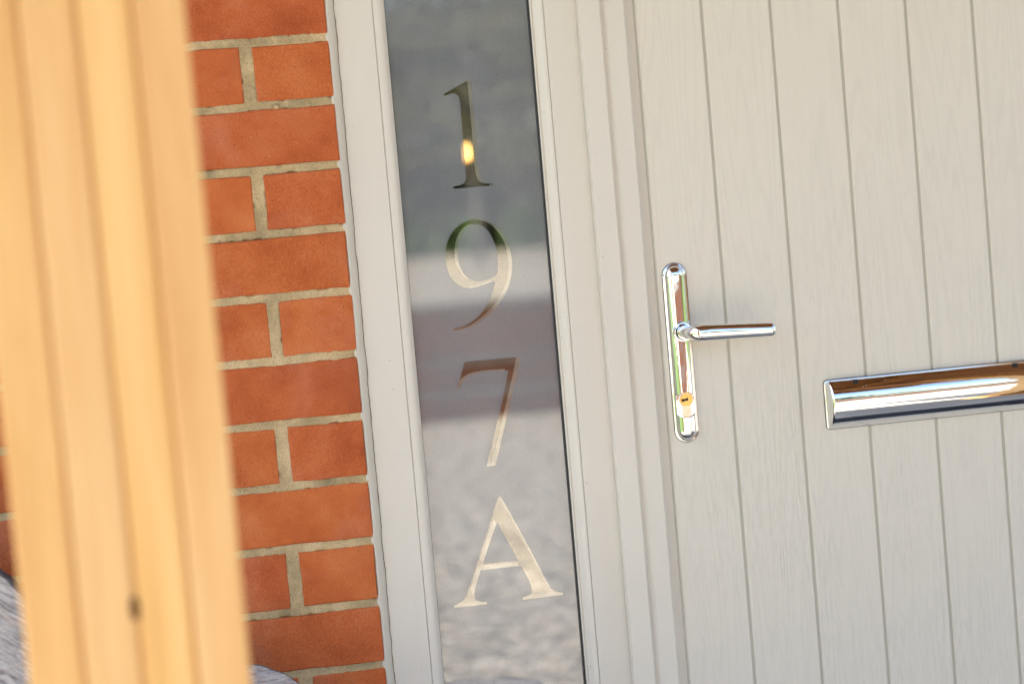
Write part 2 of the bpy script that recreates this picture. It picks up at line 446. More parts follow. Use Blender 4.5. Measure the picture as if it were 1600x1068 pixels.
class MB:
    def __init__(s): s.v = []; s.f = []
    def box(s, x0, x1, y0, y1, z0, z1):
        b = len(s.v)
        s.v += [(x, y, z) for z in (z0, z1) for x, y in ((x0, y0), (x1, y0), (x1, y1), (x0, y1))]
        s.f += [tuple(b + i for i in q) for q in ((3, 2, 1, 0), (4, 5, 6, 7), (0, 1, 5, 4), (1, 2, 6, 5), (2, 3, 7, 6), (3, 0, 4, 7))]
        return s
    def prof_z(s, pts, z0, z1, n=1):
        """closed XY polygon swept along Z"""
        b = len(s.v); k = len(pts)
        for j in range(n + 1):
            z = z0 + (z1 - z0) * j / n
            s.v += [(x, y, z) for x, y in pts]
        for j in range(n):
            for i in range(k):
                a = b + j * k + i; c = b + j * k + (i + 1) % k
                s.f.append((a, c, c + k, a + k))
        s.f.append(tuple(b + i for i in range(k))[::-1]); s.f.append(tuple(b + n * k + i for i in range(k)))
        return s
    def prof_x(s, pts, x0, x1):
        """closed YZ polygon swept along X"""
        b = len(s.v); k = len(pts)
        for x in (x0, x1): s.v += [(x, y, z) for y, z in pts]
        for i in range(k):
            a = b + i; c = b + (i + 1) % k
            s.f.append((a, c, c + k, a + k))
        s.f.append(tuple(b + i for i in range(k))[::-1]); s.f.append(tuple(b + k + i for i in range(k)))
        return s
    def out(s, name, mat, parent=None, bevel=0, smooth=False, kind=None, seg=2):
        o = link(name, s.v, s.f, mat, parent, smooth, kind)
        bm = bmesh.new(); bm.from_mesh(o.data)
        bmesh.ops.recalc_face_normals(bm, faces=bm.faces)
        if bevel:
            es = [e for e in bm.edges if len(e.link_faces) == 2 and e.calc_face_angle(0) > 0.5]
            bmesh.ops.bevel(bm, geom=es, offset=bevel, segments=seg, profile=0.5, affect='EDGES')
            for f in bm.faces: f.smooth = True
        bm.to_mesh(o.data); bm.free()
        if bevel or smooth: sharp(o, 50)
        return o

def lathe(prof, n=24, cx=0, cy=0):
    v = []; f = []
    for r, z in prof:
        for i in range(n):
            a = 2 * math.pi * i / n
            v.append((cx + r * math.cos(a), cy + r * math.sin(a), z))
    for j in range(len(prof) - 1):
        for i in range(n):
            f.append((j * n + i, j * n + (i + 1) % n, (j + 1) * n + (i + 1) % n, (j + 1) * n + i))
    return v, f

# ================================================================== GROUND AND SURROUNDINGS
def sheet(name, x0, x1, y0, y1, z, mat):
    return link(name, [(x0, y0, z), (x1, y0, z), (x1, y1, z), (x0, y1, z)], [(0, 1, 2, 3)], mat, kind='structure')
sheet('ground', -150, 150, -200, 60, -0.010, MT['grass'])
sheet('gravel_drive', -2.6, 12, -9.6, 0.6, 0.0, MT['gravel'])
sheet('gravel_lane', -40, 60, -44, -9.9, 0.0, MT['gravel'])
MB().box(-0.42, 1.42, -1.25, 0.0, -0.05, 0.035).out('porch_paving', MT['slate'], bevel=0.004, kind='structure')

# low garden wall opposite
gw = thing('garden_wall', 'low red brick garden wall across the gravel, seen as a dark band in the glass', 'wall')
MB().box(-1.5, 30, -9.75, -9.52, -0.1, 0.60).out('brickwork', MT['farbrick'], gw)
MB().box(-1.5, 30, -9.519, -9.495, 0.13, 0.165).out('string_course', MT['cap'], gw)
MB().box(-1.5, 30, -9.519, -9.495, 0.30, 0.325).out('string_course', MT['cap'], gw)
MB().box(-1.55, 30.05, -9.79, -9.48, 0.60, 0.645).out('coping', MT['cap'], gw, bevel=0.006)

def leafcloud(name, parent, mat, n, fn, size, kind=None):
    v = []; f = []
    for i in range(n):
        c = Vector(fn())
        a = Vector((random.gauss(0, 1), random.gauss(0, 1), random.gauss(0, 1))).normalized()
        b = a.orthogonal().normalized(); k = len(v); s_ = size * random.uniform(0.6, 1.4)
        v += [c + a * s_, c + b * s_ * 0.5, c - a * s_, c - b * s_ * 0.5]
        f.append((k, k + 1, k + 2, k + 3))
    return link(name, v, f, mat, parent, kind=kind)

def tree(x, y, h, r, label, mat):
    t = thing('garden_tree', label, 'tree', 'trees beyond the lane', (x, y, 0))
    segs = 8; vs = []; fs = []
    for j in range(6):
        z = h * 0.6 * j / 5; rr = 0.22 * (1 - 0.13 * j)
        for i in range(segs):
            a = 2 * math.pi * i / segs
            vs.append((rr * math.cos(a) + 0.05 * math.sin(j), rr * math.sin(a), z))
    for j in range(5):
        for i in range(segs):
            fs.append((j * segs + i, j * segs + (i + 1) % segs, (j + 1) * segs + (i + 1) % segs, (j + 1) * segs + i))
    link('trunk', vs, fs, MT['trunk'], t, True)
    clumps = [(random.uniform(-r, r) * 0.7, random.uniform(-r, r) * 0.7, random.uniform(h * 0.35, h * 0.9), random.uniform(0.4, 0.65) * r) for _ in range(16)]
    def fn():
        cx, cy, cz, cr = random.choice(clumps)
        d = Vector((random.gauss(0, 1), random.gauss(0, 1), random.gauss(0, 1))).normalized() * cr * random.uniform(0.6, 1.05)
        return (cx + d.x, cy + d.y, max(0.5, cz + d.z * 0.8))
    leafcloud('crown', t, mat, 3200, fn, 0.20)
    return t
kinds = [('leaf', 'mid green bushy tree'), ('leaf2', 'dark green dense tree')]
tx = [(-34, -50, 7.5, 4), (-20, -47, 6.2, 3.6), (-8, -49, 7.0, 3.8), (1.5, -51, 6.5, 3.6), (8.0, -50, 6.2, 3.9), (14.6, -52, 7.2, 4), (25, -49, 7, 3.8), (38, -51, 8, 4.2)]
where = ['at the far left end of the row', 'second from the left of the row', 'beyond the lawn edge', 'beyond the middle of the lane', 'straight across from the door',
         'right of the door, set back', 'towards the right of the row', 'at the far right end of the row']
for i, (x, y, h, r) in enumerate(tx):
    k, nm = kinds[i % 2]
    tree(x, y, h, r, '%s %s' % (nm, where[i]), MT[k])
# pale slender trees with level sprays of leaves, inside the part of the lane the glass mirrors
def spray_tree(x, y, label):
    t = thing('slender_tree', label, 'tree', None, (x, y, 0))
    v, f = lathe([(0.07, 0), (0.06, 1.5), (0.04, 3.2), (0.01, 4.6)], 8)
    link('trunk', v, f, MT['paletrunk'], t, True)
    cl = [(random.uniform(-1.3, 1.3), random.uniform(-0.6, 0.6), random.uniform(1.0, 4.6), random.uniform(0.3, 0.8)) for _ in range(22)]
    def fn():
        a, b, c, w = random.choice(cl)
        return (a + random.gauss(0, w * 0.6), b + random.gauss(0, 0.2), c + random.gauss(0, 0.035))
    leafcloud('crown', t, MT['leafpale'], 1500, fn, 0.07)
spray_tree(5.6, -36, 'pale slender tree with level leaf sprays, nearer the left in the mirrored lane')
spray_tree(7.4, -39, 'pale slender tree with level leaf sprays, farther right in the mirrored lane')
hd = leafcloud('hedge', None, MT['leaf'], 26000, lambda: (random.uniform(-45, 60), random.uniform(-46.2, -44.8), random.uniform(0, 1) ** 0.7 * 2.3 + random.uniform(-.1, .1)), 0.16, 'stuff')
tag(hd, 'long clipped green hedge along the far side of the lane', 'hedge')

# ================================================================== HOUSE SHELL
MB().box(-6, -1.12, 0.0, 0.22, 0, 2.62).out('house_wall_left', MT['farbrick'], kind='structure')
MB().box(1.125, 6, 0.0, 0.22, 0, 2.62).out('house_wall_right', MT['farbrick'], kind='structure')
MB().box(-1.12, 1.125, 0.0, 0.22, 2.205, 2.62).out('lintel_wall', MT['farbrick'], kind='structure')
MB().prof_x([(-0.12, 2.62), (-0.12, 2.68), (3.6, 4.6), (3.6, 2.62)], -6.2, 6.2).out('house_roof', MT['tile'], kind='structure')
# hall behind the glass
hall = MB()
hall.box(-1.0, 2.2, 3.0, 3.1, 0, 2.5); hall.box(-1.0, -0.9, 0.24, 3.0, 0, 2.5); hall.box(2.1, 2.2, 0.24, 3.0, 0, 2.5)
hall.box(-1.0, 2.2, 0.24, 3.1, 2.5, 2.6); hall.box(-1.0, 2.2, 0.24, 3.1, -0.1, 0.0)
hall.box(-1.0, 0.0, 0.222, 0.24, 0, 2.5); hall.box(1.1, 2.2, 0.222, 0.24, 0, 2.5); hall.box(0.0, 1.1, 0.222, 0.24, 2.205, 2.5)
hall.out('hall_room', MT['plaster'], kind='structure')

# small lamp glimpsed through the clear "1"
lamp = thing('hall_lamp', 'small warm glowing wall lamp in the hall, glimpsed through the clear numeral one', 'lamp', loc=(0.583, 2.9, 1.316))
shade = bpy.data.materials.new('glowing_bulb'); shade.use_nodes = True
b_ = shade.node_tree.nodes['Principled BSDF']
b_.inputs['Base Color'].default_value = (0.8, 0.5, 0.2, 1)
b_.inputs['Emission Color'].default_value = (1.0, 0.55, 0.16, 1); b_.inputs['Emission Strength'].default_value = 1.4
v, f = lathe([(0.0, -0.022), (0.011, -0.019), (0.015, -0.008), (0.016, 0.002), (0.011, 0.013), (0.005, 0.020), (0.0, 0.023)])
link('bulb', v, f, shade, lamp, True)
MB().box(-0.008, 0.008, -0.008, 0.098, -0.036, -0.023).out('lamp_arm', MT['brass'], lamp, bevel=0.002)
MB().box(-0.03, 0.03, 0.090, 0.0995, -0.08, 0.02).out('wall_plate', MT['brass'], lamp, bevel=0.003)

# ================================================================== BRICK WALL
wall = thing('brick_wall', 'orange red brick wall with sandy mortar joints left of the pale window frame', 'wall')
Z1, PITCH, JT = 1.4107, 0.0752, 0.0095
def brick_mesh(w, h=PITCH - JT, seed=0):
    """front face at y=0, right top corner at local (0,0); depth 0.1"""
    rnd = random.Random(seed)
    nx = max(3, int(w / 0.04)); nz = 2
    per = []
    for i in range(nx): per.append((-w + w * i / nx, -h))
    for j in range(nz): per.append((0, -h + h * j / nz))
    for i in range(nx): per.append((-w * i / nx, 0))
    for j in range(nz): per.append((-w, -h * j / nz))
    k = len(per); v = []; f = []
    jit = [(rnd.uniform(-1, 1) * 0.0008, rnd.uniform(-1, 1) * 0.0009) for _ in per]
    cx, cz = -w / 2, -h / 2
    for ring, (ins, y) in enumerate(((0.0022, 0.0), (0.0007, 0.0006), (0.0, 0.0022), (0.0, 0.10))):
        for (x, z), (jx, jz) in zip(per, jit):
            sx = 1 if x > cx else -1; sz = 1 if z > cz else -1
            ax = ins * sx if (abs(x) < 1e-6 or abs(x + w) < 1e-6) else 0
            az = ins * sz if (abs(z) < 1e-6 or abs(z + h) < 1e-6) else 0
            v.append((x - ax + jx, y + rnd.uniform(0, 0.0002) * (ring < 2), z - az + jz))
    for r in range(3):
        for i in range(k):
            a = r * k + i; b = r * k + (i + 1) % k
            f.append((a, a + k, b + k, b))
    f.append(tuple(range(k)))
    me = bpy.data.meshes.new('brick'); me.from_pydata(v, [], f); me.update()
    me.materials.append(MT['brick'])
    bm = bmesh.new(); bm.from_mesh(me); bmesh.ops.recalc_face_normals(bm, faces=bm.faces); bm.to_mesh(me); bm.free()
    return me
FULL = [brick_mesh(0.215, seed=i) for i in range(8)]
HALF = [brick_mesh(w, seed=20 + i) for i, w in enumerate((0.0915, 0.0915, 0.088, 0.0900, 0.0905, 0.0890))]
TAIL = [brick_mesh(0.105, seed=40 + i) for i in range(3)]
def put_brick(me, x, z):
    o = bpy.data.objects.new('brick', me); COL.objects.link(o); o.parent = wall
    o.location = (x + random.uniform(-.0006, .0006), random.uniform(-.0006, .0009), z + random.uniform(-.0005, .0005))
    o.rotation_euler = (random.uniform(-.003, .003), random.uniform(-.003, .003), random.uniform(-.003, .003))
VJ = {}
for k in range(-10, 19):
    zt = Z1 - PITCH * k - JT / 2          # top of the brick row just under joint k
    if k % 2 == 0:      # cut brick next to the frame
        i = (k // 2) % len(HALF)
        w = (0.0915, 0.0915, 0.088, 0.0900, 0.0905, 0.0890)[i]
        put_brick(HALF[i], -0.001, zt)
        x = -0.1065 if i != 2 else -0.1025
        VJ[k] = [(-w - 0.001, x)]
        while x > -1.1:
            put_brick(random.choice(FULL), x, zt); VJ[k].append((x - 0.215, x - 0.2245)); x -= 0.2245
    else:
        x = -0.001; VJ[k] = []
        while x > -1.0:
            put_brick(random.choice(FULL), x, zt); VJ[k].append((x - 0.215, x - 0.2245)); x -= 0.2245
        put_brick(random.choice(TAIL), x, zt)
# mortar: one fine weathered sheet with concave struck joints, recessed behind the brick faces
def mortar(x0, x1, z0, z1, st, name):
    nx = int((x1 - x0) / st); nz = int((z1 - z0) / st)
    v = []; f = []
    for j in range(nz + 1):
        z = z0 + (z1 - z0) * j / nz
        kk = (Z1 - z) / PITCH
        for i in range(nx + 1):
            x = x0 + (x1 - x0) * i / nx
            dz = abs(kk - round(kk)) * PITCH
            d = dz; row = math.floor(kk)
            for a, b in VJ.get(row, []):
                d = min(d, abs(x - (a + b) / 2) * JT / max(abs(a - b), 0.004))
            t = min(d / (JT / 2), 1.6)
            p = Vector((x, 0, z))
            y = 0.0024 - 0.0010 * min(t, 1.0) ** 2 + max(0.0, t - 1.22) * 0.020
            if t > 0.72:
                cr = noise.noise(p * 75 + Vector((9, 0, 4)))
                if cr > 0.34: y += min(1.0, (cr - 0.34) * 12) * 0.0035 * min(1.0, (t - 0.72) * 5)
            y += 0.0011 * noise.noise(p * 60) + 0.0010 * noise.noise(p * 190) + 0.0006 * noise.noise(p * 420)
            v.append((x, y, z))
    for j in range(nz):
        for i in range(nx):
            a = j * (nx + 1) + i
            f.append((a, a + 1, a + nx + 2, a + nx + 1))
    return link(name, v, f, MT['mortar'], wall, True)
mortar(-0.36, -0.0005, 0.58, 1.50, 0.0022, 'mortar')
bk = MB(); bk.box(-1.12, -0.36, 0.003, 0.2, 0.0, 2.2); bk.box(-0.36, -0.0005, 0.003, 0.2, 0.0, 0.58); bk.box(-0.36, -0.0005, 0.003, 0.2, 1.50, 2.2)
bk.box(-0.36, -0.0005, 0.008, 0.2, 0.58, 1.50)
bk.out('wall_core', MT['mortar'], wall)
# small pebble squeezed out of the second joint
v, f = lathe([(0.0, -0.003), (0.0032, -0.002), (0.0042, 0.0), (0.003, 0.002), (0.0, 0.003)], 10)
pb = link('pebble', [(a, b * 0.7, c) for a, b, c in v], f, MT['mortar'], wall, True); pb.location = (-0.069, 0.0005, 1.3335)

# ================================================================== SIDE WINDOW
FB, FT = 0.12, 2.20
sw = thing('side_window', 'tall narrow side window with etched grey glass and clear numerals 197A in pale frame', 'window')
YF = 0.012
MB().prof_z([(0.0, 0.075), (0.0, YF + 0.001), (0.0012, YF), (0.0545, YF), (0.0555, YF + 0.0004), (0.0558, YF + 0.0018), (0.0560, YF + 0.0020), (0.0560, 0.075)], FB, FT).out('frame_stile', MT['upvc'], sw)
MB().prof_z([(0.2620, 0.075), (0.2620, YF + 0.0022), (0.2623, YF + 0.0006), (0.2628, YF), (0.3000, YF), (0.3017, YF + 0.0003), (0.3017, 0.075)], FB, FT).out('frame_stile', MT['upvc'], sw)
MB().box(0.0558, 0.2622, YF, 0.075, FT - 0.06, FT).out('frame_rail', MT['upvc'], sw, bevel=0.001)
MB().box(0.0558, 0.2622, YF, 0.075, FB, FB + 0.06).out('frame_rail', MT['upvc'], sw, bevel=0.001)
# glazing beads, moulded
MB().prof_z([(0.0560, 0.05), (0.0560, YF + 0.0014), (0.0566, YF + 0.0004), (0.0600, YF), (0.0640, YF + 0.0004), (0.0672, YF + 0.0022), (0.0690, YF + 0.0050),
             (0.0698, YF + 0.0060), (0.0706, YF + 0.0064), (0.0710, YF + 0.0076), (0.0710, 0.05)], FB + 0.075, FT - 0.075).out('glazing_bead', MT['upvc'], sw, smooth=True)
MB().prof_z([(0.2463, 0.05), (0.2463, YF + 0.0090), (0.2470, YF + 0.0076), (0.2482, YF + 0.0074), (0.2490, YF + 0.0084), (0.2500, YF + 0.0086), (0.2520, YF + 0.0068),
             (0.2550, YF + 0.0030), (0.2580, YF + 0.0008), (0.2608, YF), (0.2616, YF + 0.0004), (0.2619, YF + 0.0014), (0.2619, 0.05)], FB + 0.075, FT - 0.075).out('glazing_bead', MT['upvc'], sw, smooth=True)
MB().box(0.0562, 0.2618, YF + 0.0015, 0.05, FB + 0.0602, FB + 0.0748).out('glazing_bead', MT['upvc'], sw, bevel=0.003)
MB().box(0.0562, 0.2618, YF + 0.0015, 0.05, FT - 0.0748, FT - 0.0602).out('glazing_bead', MT['upvc'], sw, bevel=0.003)
gk = MB(); gk.box(0.2441, 0.2461, YF + 0.0085, 0.045, FB + 0.075, FT - 0.075); gk.box(0.0712, 0.0718, YF + 0.011, 0.045, FB + 0.075, FT - 0.075)
gk.out('gasket', MT['black'], sw)

# numerals (outlines in millimetres on the glass plane)
OUT = {
'1': [(167.6,1349.3),(168.0,1343.7),(168.1,1323.1),(168.3,1291.3),(168.0,1264.2),(168.3,1240.3),(169.8,1229.8),(173.2,1224.7),(178.7,1222.8),(184.1,1222.5),(184.1,1219.7),(162.2,1219.5),(135.9,1219.7),(136.0,1222.6),(144.0,1223.3),(149.0,1225.1),(151.4,1228.9),(152.4,1236.8),(152.6,1254.3),(152.6,1273.4),(152.7,1297.3),(152.7,1322.7),(151.8,1329.1),(148.9,1333.0),(144.1,1334.0),(135.4,1331.7),(133.7,1333.7),(148.8,1340.8)],
'9': [(160.3,1180.6),(170.4,1178.7),(180.3,1173.4),(188.4,1164.7),(194.7,1153.2),(198.2,1142.0),(199.3,1128.8),(198.7,1117.1),(196.2,1105.7),(191.8,1094.9),(185.8,1085.0),(179.2,1076.6),(171.1,1068.6),(161.6,1061.4),(150.7,1055.1),(140.0,1051.0),(129.5,1049.1),(121.4,1048.7),(121.2,1051.4),(131.3,1052.8),(142.0,1056.7),(151.3,1062.4),(158.6,1069.5),(165.3,1078.3),(171.0,1087.6),(175.1,1097.4),(177.2,1104.8),(169.7,1103.0),(160.7,1100.8),(151.6,1099.0),(143.5,1098.8),(135.6,1101.0),(128.8,1106.2),(122.8,1114.6),(119.4,1125.8),(118.8,1138.4),(120.6,1150.4),(125.0,1160.8),(131.7,1169.7),(140.5,1176.2),(150.7,1179.9)],
'7': [(130.8,1010.0),(199.7,1009.6),(197.3,1001.3),(189.2,975.7),(181.3,951.5),(173.1,927.2),(164.9,902.7),(157.6,880.7),(146.4,880.8),(154.7,904.8),(163.8,931.4),(173.4,960.7),(183.8,994.6),(167.2,995.4),(152.3,995.2),(141.9,994.0),(133.5,991.0),(126.4,985.8),(121.4,979.5),(119.0,980.0),(124.0,991.7)],
'A': [(159.2,842.3),(161.7,840.1),(166.0,830.5),(172.4,817.0),(179.8,800.6),(187.3,783.3),(194.7,765.8),(202.1,748.0),(209.5,730.0),(213.4,722.8),(219.0,718.3),(227.1,716.2),(227.2,713.5),(202.2,713.3),(176.9,712.9),(177.2,715.9),(184.5,717.6),(188.5,720.3),(189.3,725.0),(187.0,734.3),(182.4,746.0),(178.1,754.9),(156.5,755.2),(128.3,755.1),(124.5,745.9),(119.4,733.2),(117.8,724.3),(119.9,719.0),(125.6,716.2),(132.2,715.4),(132.0,712.9),(112.7,712.9),(91.9,712.8),(92.2,715.6),(100.0,717.9),(105.0,722.0),(109.3,728.4),(118.6,749.5),(128.1,771.6),(139.0,797.5),(148.6,820.1),(155.1,836.9),(157.2,841.4)]}
INN = {
'9': [(158.2,1174.6),(165.4,1172.8),(171.6,1167.9),(176.2,1160.7),(179.6,1150.9),(181.5,1140.6),(182.0,1130.3),(181.6,1121.6),(180.3,1112.8),(173.1,1108.7),(164.1,1106.2),(155.2,1105.9),(146.6,1108.8),(139.9,1115.6),(135.6,1125.0),(133.9,1134.8),(134.4,1145.4),(137.0,1156.2),(141.6,1165.2),(147.4,1171.4),(153.1,1174.2)],
'A': [(153.7,811.9),(158.9,799.8),(168.6,777.8),(175.3,761.8),(152.6,761.9),(131.4,761.8),(138.8,779.3),(146.3,796.3)]}
def smooth_loop(p, sub=5, corner=32):
    n = len(p); P = [Vector(q) for q in p]; outp = []
    def is_c(i):
        a = P[i] - P[i - 1]; b = P[(i + 1) % n] - P[i]
        return a.angle(b, 0) > math.radians(corner)
    cs = [is_c(i) for i in range(n)]
    for i in range(n):
        p1, p2 = P[i], P[(i + 1) % n]
        t1 = (p2 - P[i - 1]) * 0.5 if not cs[i] else (p2 - p1)
        t2 = (P[(i + 2) % n] - p1) * 0.5 if not cs[(i + 1) % n] else (p2 - p1)
        L = (p2 - p1).length
        if t1.length > 1e-6: t1 = t1.normalized() * L
        if t2.length > 1e-6: t2 = t2.normalized() * L
        for k in range(sub):
            t = k / sub
            h1 = 2 * t**3 - 3 * t**2 + 1; h2 = t**3 - 2 * t**2 + t; h3 = -2 * t**3 + 3 * t**2; h4 = t**3 - t**2
            outp.append(p1 * h1 + t1 * h2 + p2 * h3 + t2 * h4)
    return [(q.x / 1000, q.y / 1000) for q in outp]
def flat_mesh(name, loops, y, mat, parent):
    """fills closed outlines (holes where they nest) on the plane Y = y"""
    cu = bpy.data.curves.new(name, 'CURVE'); cu.dimensions = '2D'; cu.fill_mode = 'BOTH'
    for lp in loops:
        sp = cu.splines.new('POLY'); sp.points.add(len(lp) - 1)
        for i, (a, b) in enumerate(lp): sp.points[i].co = (a, b, 0, 1)
        sp.use_cyclic_u = True
    tmp = bpy.data.objects.new(name, cu); COL.objects.link(tmp)
    bpy.context.view_layer.update()
    dg = bpy.context.evaluated_depsgraph_get()
    me = bpy.data.meshes.new_from_object(tmp.evaluated_get(dg))
    bpy.data.objects.remove(tmp); bpy.data.curves.remove(cu)
    for vv in me.vertices:
        vv.co = (vv.co.x, y, vv.co.y)
    me.name = name
    me.materials.clear(); me.materials.append(mat); me.update()
    o = bpy.data.objects.new(name, me); COL.objects.link(o); o.parent = parent
    return o
loops = {k: [smooth_loop(v)] + ([smooth_loop(INN[k])] if k in INN else []) for k, v in OUT.items()}
def rect(x0, x1, z0, z1): return [(x0, z0), (x1, z0), (x1, z1), (x0, z1)]
YG = 0.024
allc = [l for k in loops for l in loops[k]]
pane = flat_mesh('etched_pane', [rect(0.0600, 0.2560, FB + 0.07, FT - 0.07)] + allc, YG, MT['satin'], sw)
for k, nm in (('1', 'clear glass numeral 1 with warm lamp glow in its stem'), ('9', 'clear glass numeral 9'), ('7', 'clear glass numeral 7'), ('A', 'clear glass letter A, brightest of the four characters')):
    o = flat_mesh('numeral' if k != 'A' else 'letter', loops[k], YG, MT['clear'], sw)
    o['label'] = nm
# added sheet standing in for the etching's reflection in the sealed unit
flat_mesh('mirrored_etching', [rect(0.0600, 0.2560, FB + 0.07, FT - 0.07)] + allc, YG + 0.027, MT['etch_echo'], sw)
MB().box(0.060, 0.256, YG + 0.001, YG + 0.025, FB + 0.066, FB + 0.0705).out('spacer_bar', MT['black'], sw)

# sealant between brick and frame
def sealant():
    v = []; f = []; n = 420; k = 9
    for j in range(n + 1):
        z = FB + (FT - FB) * j / n
        kk = (Z1 - z) / PITCH; dj = abs(kk - round(kk)) * PITCH
        bulge = math.exp(-(dj / 0.0055) ** 2)
        w = 0.0102 + 0.0011 * noise.noise(Vector((0, 3, z * 28))) + 0.0006 * noise.noise(Vector((0, 7, z * 150)))
        xl = -0.0016 - 0.0034 * bulge + 0.0007 * noise.noise(Vector((5, 3, z * 90)))
        for i in range(k):
            t = i / (k - 1)
            x = xl + (w - xl) * t
            y = (0.0038 if i == 0 else 0.0) + 0.0015 + (YF - 0.0020) * (t ** 1.6) - 0.0006 * math.sin(math.pi * t) - 0.0010 * bulge * (1 - t) + 0.0005 * noise.noise(Vector((t * 3, 1, z * 70)))
            if i == k - 1: y = YF + 0.0030
            v.append((x, y, z))
    for j in range(n):
        for i in range(k - 1):
            a = j * k + i
            f.append((a, a + 1, a + k + 1, a + k))
    return link('sealant', v, f, MT['seal'], sw, True)
sealant()

def crease_shade():  # dark strip: crevice shade along the sealant edge, put in as colour
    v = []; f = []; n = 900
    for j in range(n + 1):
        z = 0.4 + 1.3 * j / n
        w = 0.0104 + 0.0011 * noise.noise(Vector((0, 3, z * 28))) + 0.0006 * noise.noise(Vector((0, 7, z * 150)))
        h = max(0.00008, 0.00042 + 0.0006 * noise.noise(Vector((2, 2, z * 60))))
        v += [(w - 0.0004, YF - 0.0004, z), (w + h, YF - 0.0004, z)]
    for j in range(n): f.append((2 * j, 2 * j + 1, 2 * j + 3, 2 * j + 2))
    link('crease_shade_line', v, f, MT['crease_shade'], sw)
crease_shade()

# ================================================================== DOOR FRAME
df = thing('door_frame', 'pale stepped door frame between the etched side window and the door', 'door frame')
YD = -0.003
MB().prof_z([(0.3018, 0.075), (0.3018, YD + 0.0015), (0.3026, YD), (0.3274, YD), (0.3282, YD + 0.0010), (0.3286, YD + 0.0060), (0.3310, YD + 0.0064), (0.3345, YD + 0.0052),
             (0.3375, YD + 0.0036), (0.3572, YD + 0.0036), (0.3590, YD + 0.0048), (0.3592, YD + 0.0075), (0.3592, 0.075)], FB, FT).out('frame_jamb', MT['upvc'], df)
MB().box(0.3594, 0.3721, YD + 0.0145, 0.075, FB, FT).out('weather_rebate', MT['upvc'], df)
LR = 1.0545
MB().prof_z([(LR + .0505, 0.075), (LR + .0505, YD + 0.001), (LR + .0495, YD), (LR + .0145, YD), (LR + .0135, YD + 0.002), (LR + .0135, 0.075)], FB, FT).out('frame_jamb', MT['upvc'], df)
MB().box(LR + .0015, LR + .0133, YD + 0.0155, 0.075, FB, FT).out('weather_rebate', MT['upvc'], df)
MB().box(0.3594, LR + .0133, YD, 0.075, FT + 0.0002, FT + 0.0048).out('frame_head', MT['upvc'], df)
MB().box(-0.0, LR + .05, -0.03, 0.10, 0.035, FB - 0.001).out('door_sill', MT['upvc'], df, bevel=0.004)

# ================================================================== FRONT DOOR
door = thing('front_door', 'pale grey boarded front door with chrome lever handle and chrome letterbox', 'door', loc=(0, 0, 0))
YL = 0.0065
grooves = [0.4560, 0.5422, 0.6281, 0.7143, 0.8004, 0.8866, 0.9727]
edges = [0.3722] + grooves + [LR]
DB, DT = FB + 0.006, FT - 0.004
for i in range(len(edges) - 1):
    a, b = edges[i], edges[i + 1]
    g = 0.00165
    x0 = a + (g if i else 0.0); x1 = b - (g if i < len(edges) - 2 else 0.0)
    c = 0.0012
    pts = [(x0, YL + 0.030), (x0, YL + (0.0018 if i else 0.0030))]
    if i == 0: pts += [(x0 + 0.0010, YL + 0.0022), (x0 + 0.0035, YL + 0.0009), (x0 + 0.0075, YL + 0.0002), (x0 + 0.012, YL)]
    else: pts += [(x0 + 0.0004, YL + 0.0005), (x0 + c, YL)]
    pts += [(x1 - c, YL), (x1 - 0.0004, YL + 0.0005), (x1, YL + 0.0018), (x1, YL + 0.030)]
    o = MB().prof_z([(p - (a + b) / 2, q) for p, q in pts], DB, DT).out('board', MT['door'], door)
    o.location.x = (a + b) / 2
MB().box(0.3724, LR - 0.0002, YL + 0.0017, YL + 0.045, DB + 0.0005, DT - 0.0005).out('door_core', MT['groove'], door)

# ---- handle (part) > backplate, lever, lock cylinder ...
HX = 0.3948; HZ0, HZ1 = 0.8868, 1.1068
handle = bpy.data.objects.new('door_handle', None); COL.objects.link(handle); handle.parent = door; handle.empty_display_size = 0.03
def capsule_rings(levels, z0, z1, cx, extra=None, nstr=420, narc=40):
    """levels: (radius offset from spine, y); concentric capsules round a vertical spine"""
    zs0, zs1 = z0, z1
    dirs = []
    for i in range(nstr): dirs.append(((1, 0), zs0 + (zs1 - zs0) * i / nstr))
    for i in range(narc): a = math.pi * i / narc; dirs.append(((math.cos(a), math.sin(a)), zs1))
    for i in range(nstr): dirs.append(((-1, 0), zs1 + (zs0 - zs1) * i / nstr))
    for i in range(narc): a = math.pi + math.pi * i / narc; dirs.append(((math.cos(a), math.sin(a)), zs0))
    v = []; f = []; k = len(dirs)
    for r, y in levels:
        for (dx, dz), zz in dirs:
            x = dx * r; z = zz + dz * r; yy = y
            if extra: yy = extra(x, z, yy)
            v.append((cx + x, yy, z))
    for j in range(len(levels) - 1):
        for i in range(k):
            f.append((j * k + i, j * k + (i + 1) % k, (j + 1) * k + (i + 1) % k, (j + 1) * k + i))
    return v, f
CYZ = 0.9395
PW, BW = 0.0150, 0.0118
def flat_spot(x, z, y):
    d = math.hypot(x, z - (CYZ - 0.0065))
    if d < 0.0158: return max(y, YL - 0.0048)
    return y
fl = [(PW, YL + 0.001), (PW, YL - 0.0010), (PW - 0.0004, YL - 0.0018), (PW - 0.0012, YL - 0.0021), (BW + 0.0008, YL - 0.0022), (BW + 0.0002, YL - 0.0026)]
H = 0.0106
nlv = 18
for i in range(nlv + 1):
    t = math.sin(math.pi / 2 * i / nlv)
    r = BW * (1 - i / nlv) if i < nlv else 0.0
    s_ = r / BW
    fl.append((r, YL - 0.0030 - (H - 0.0030) * (1 - s_ ** 2.3) ** 0.60))
v, f = capsule_rings(fl, HZ0 + PW, HZ1 - PW, HX, flat_spot)
bp = link('backplate', v, f, MT['chrome'], handle, True)
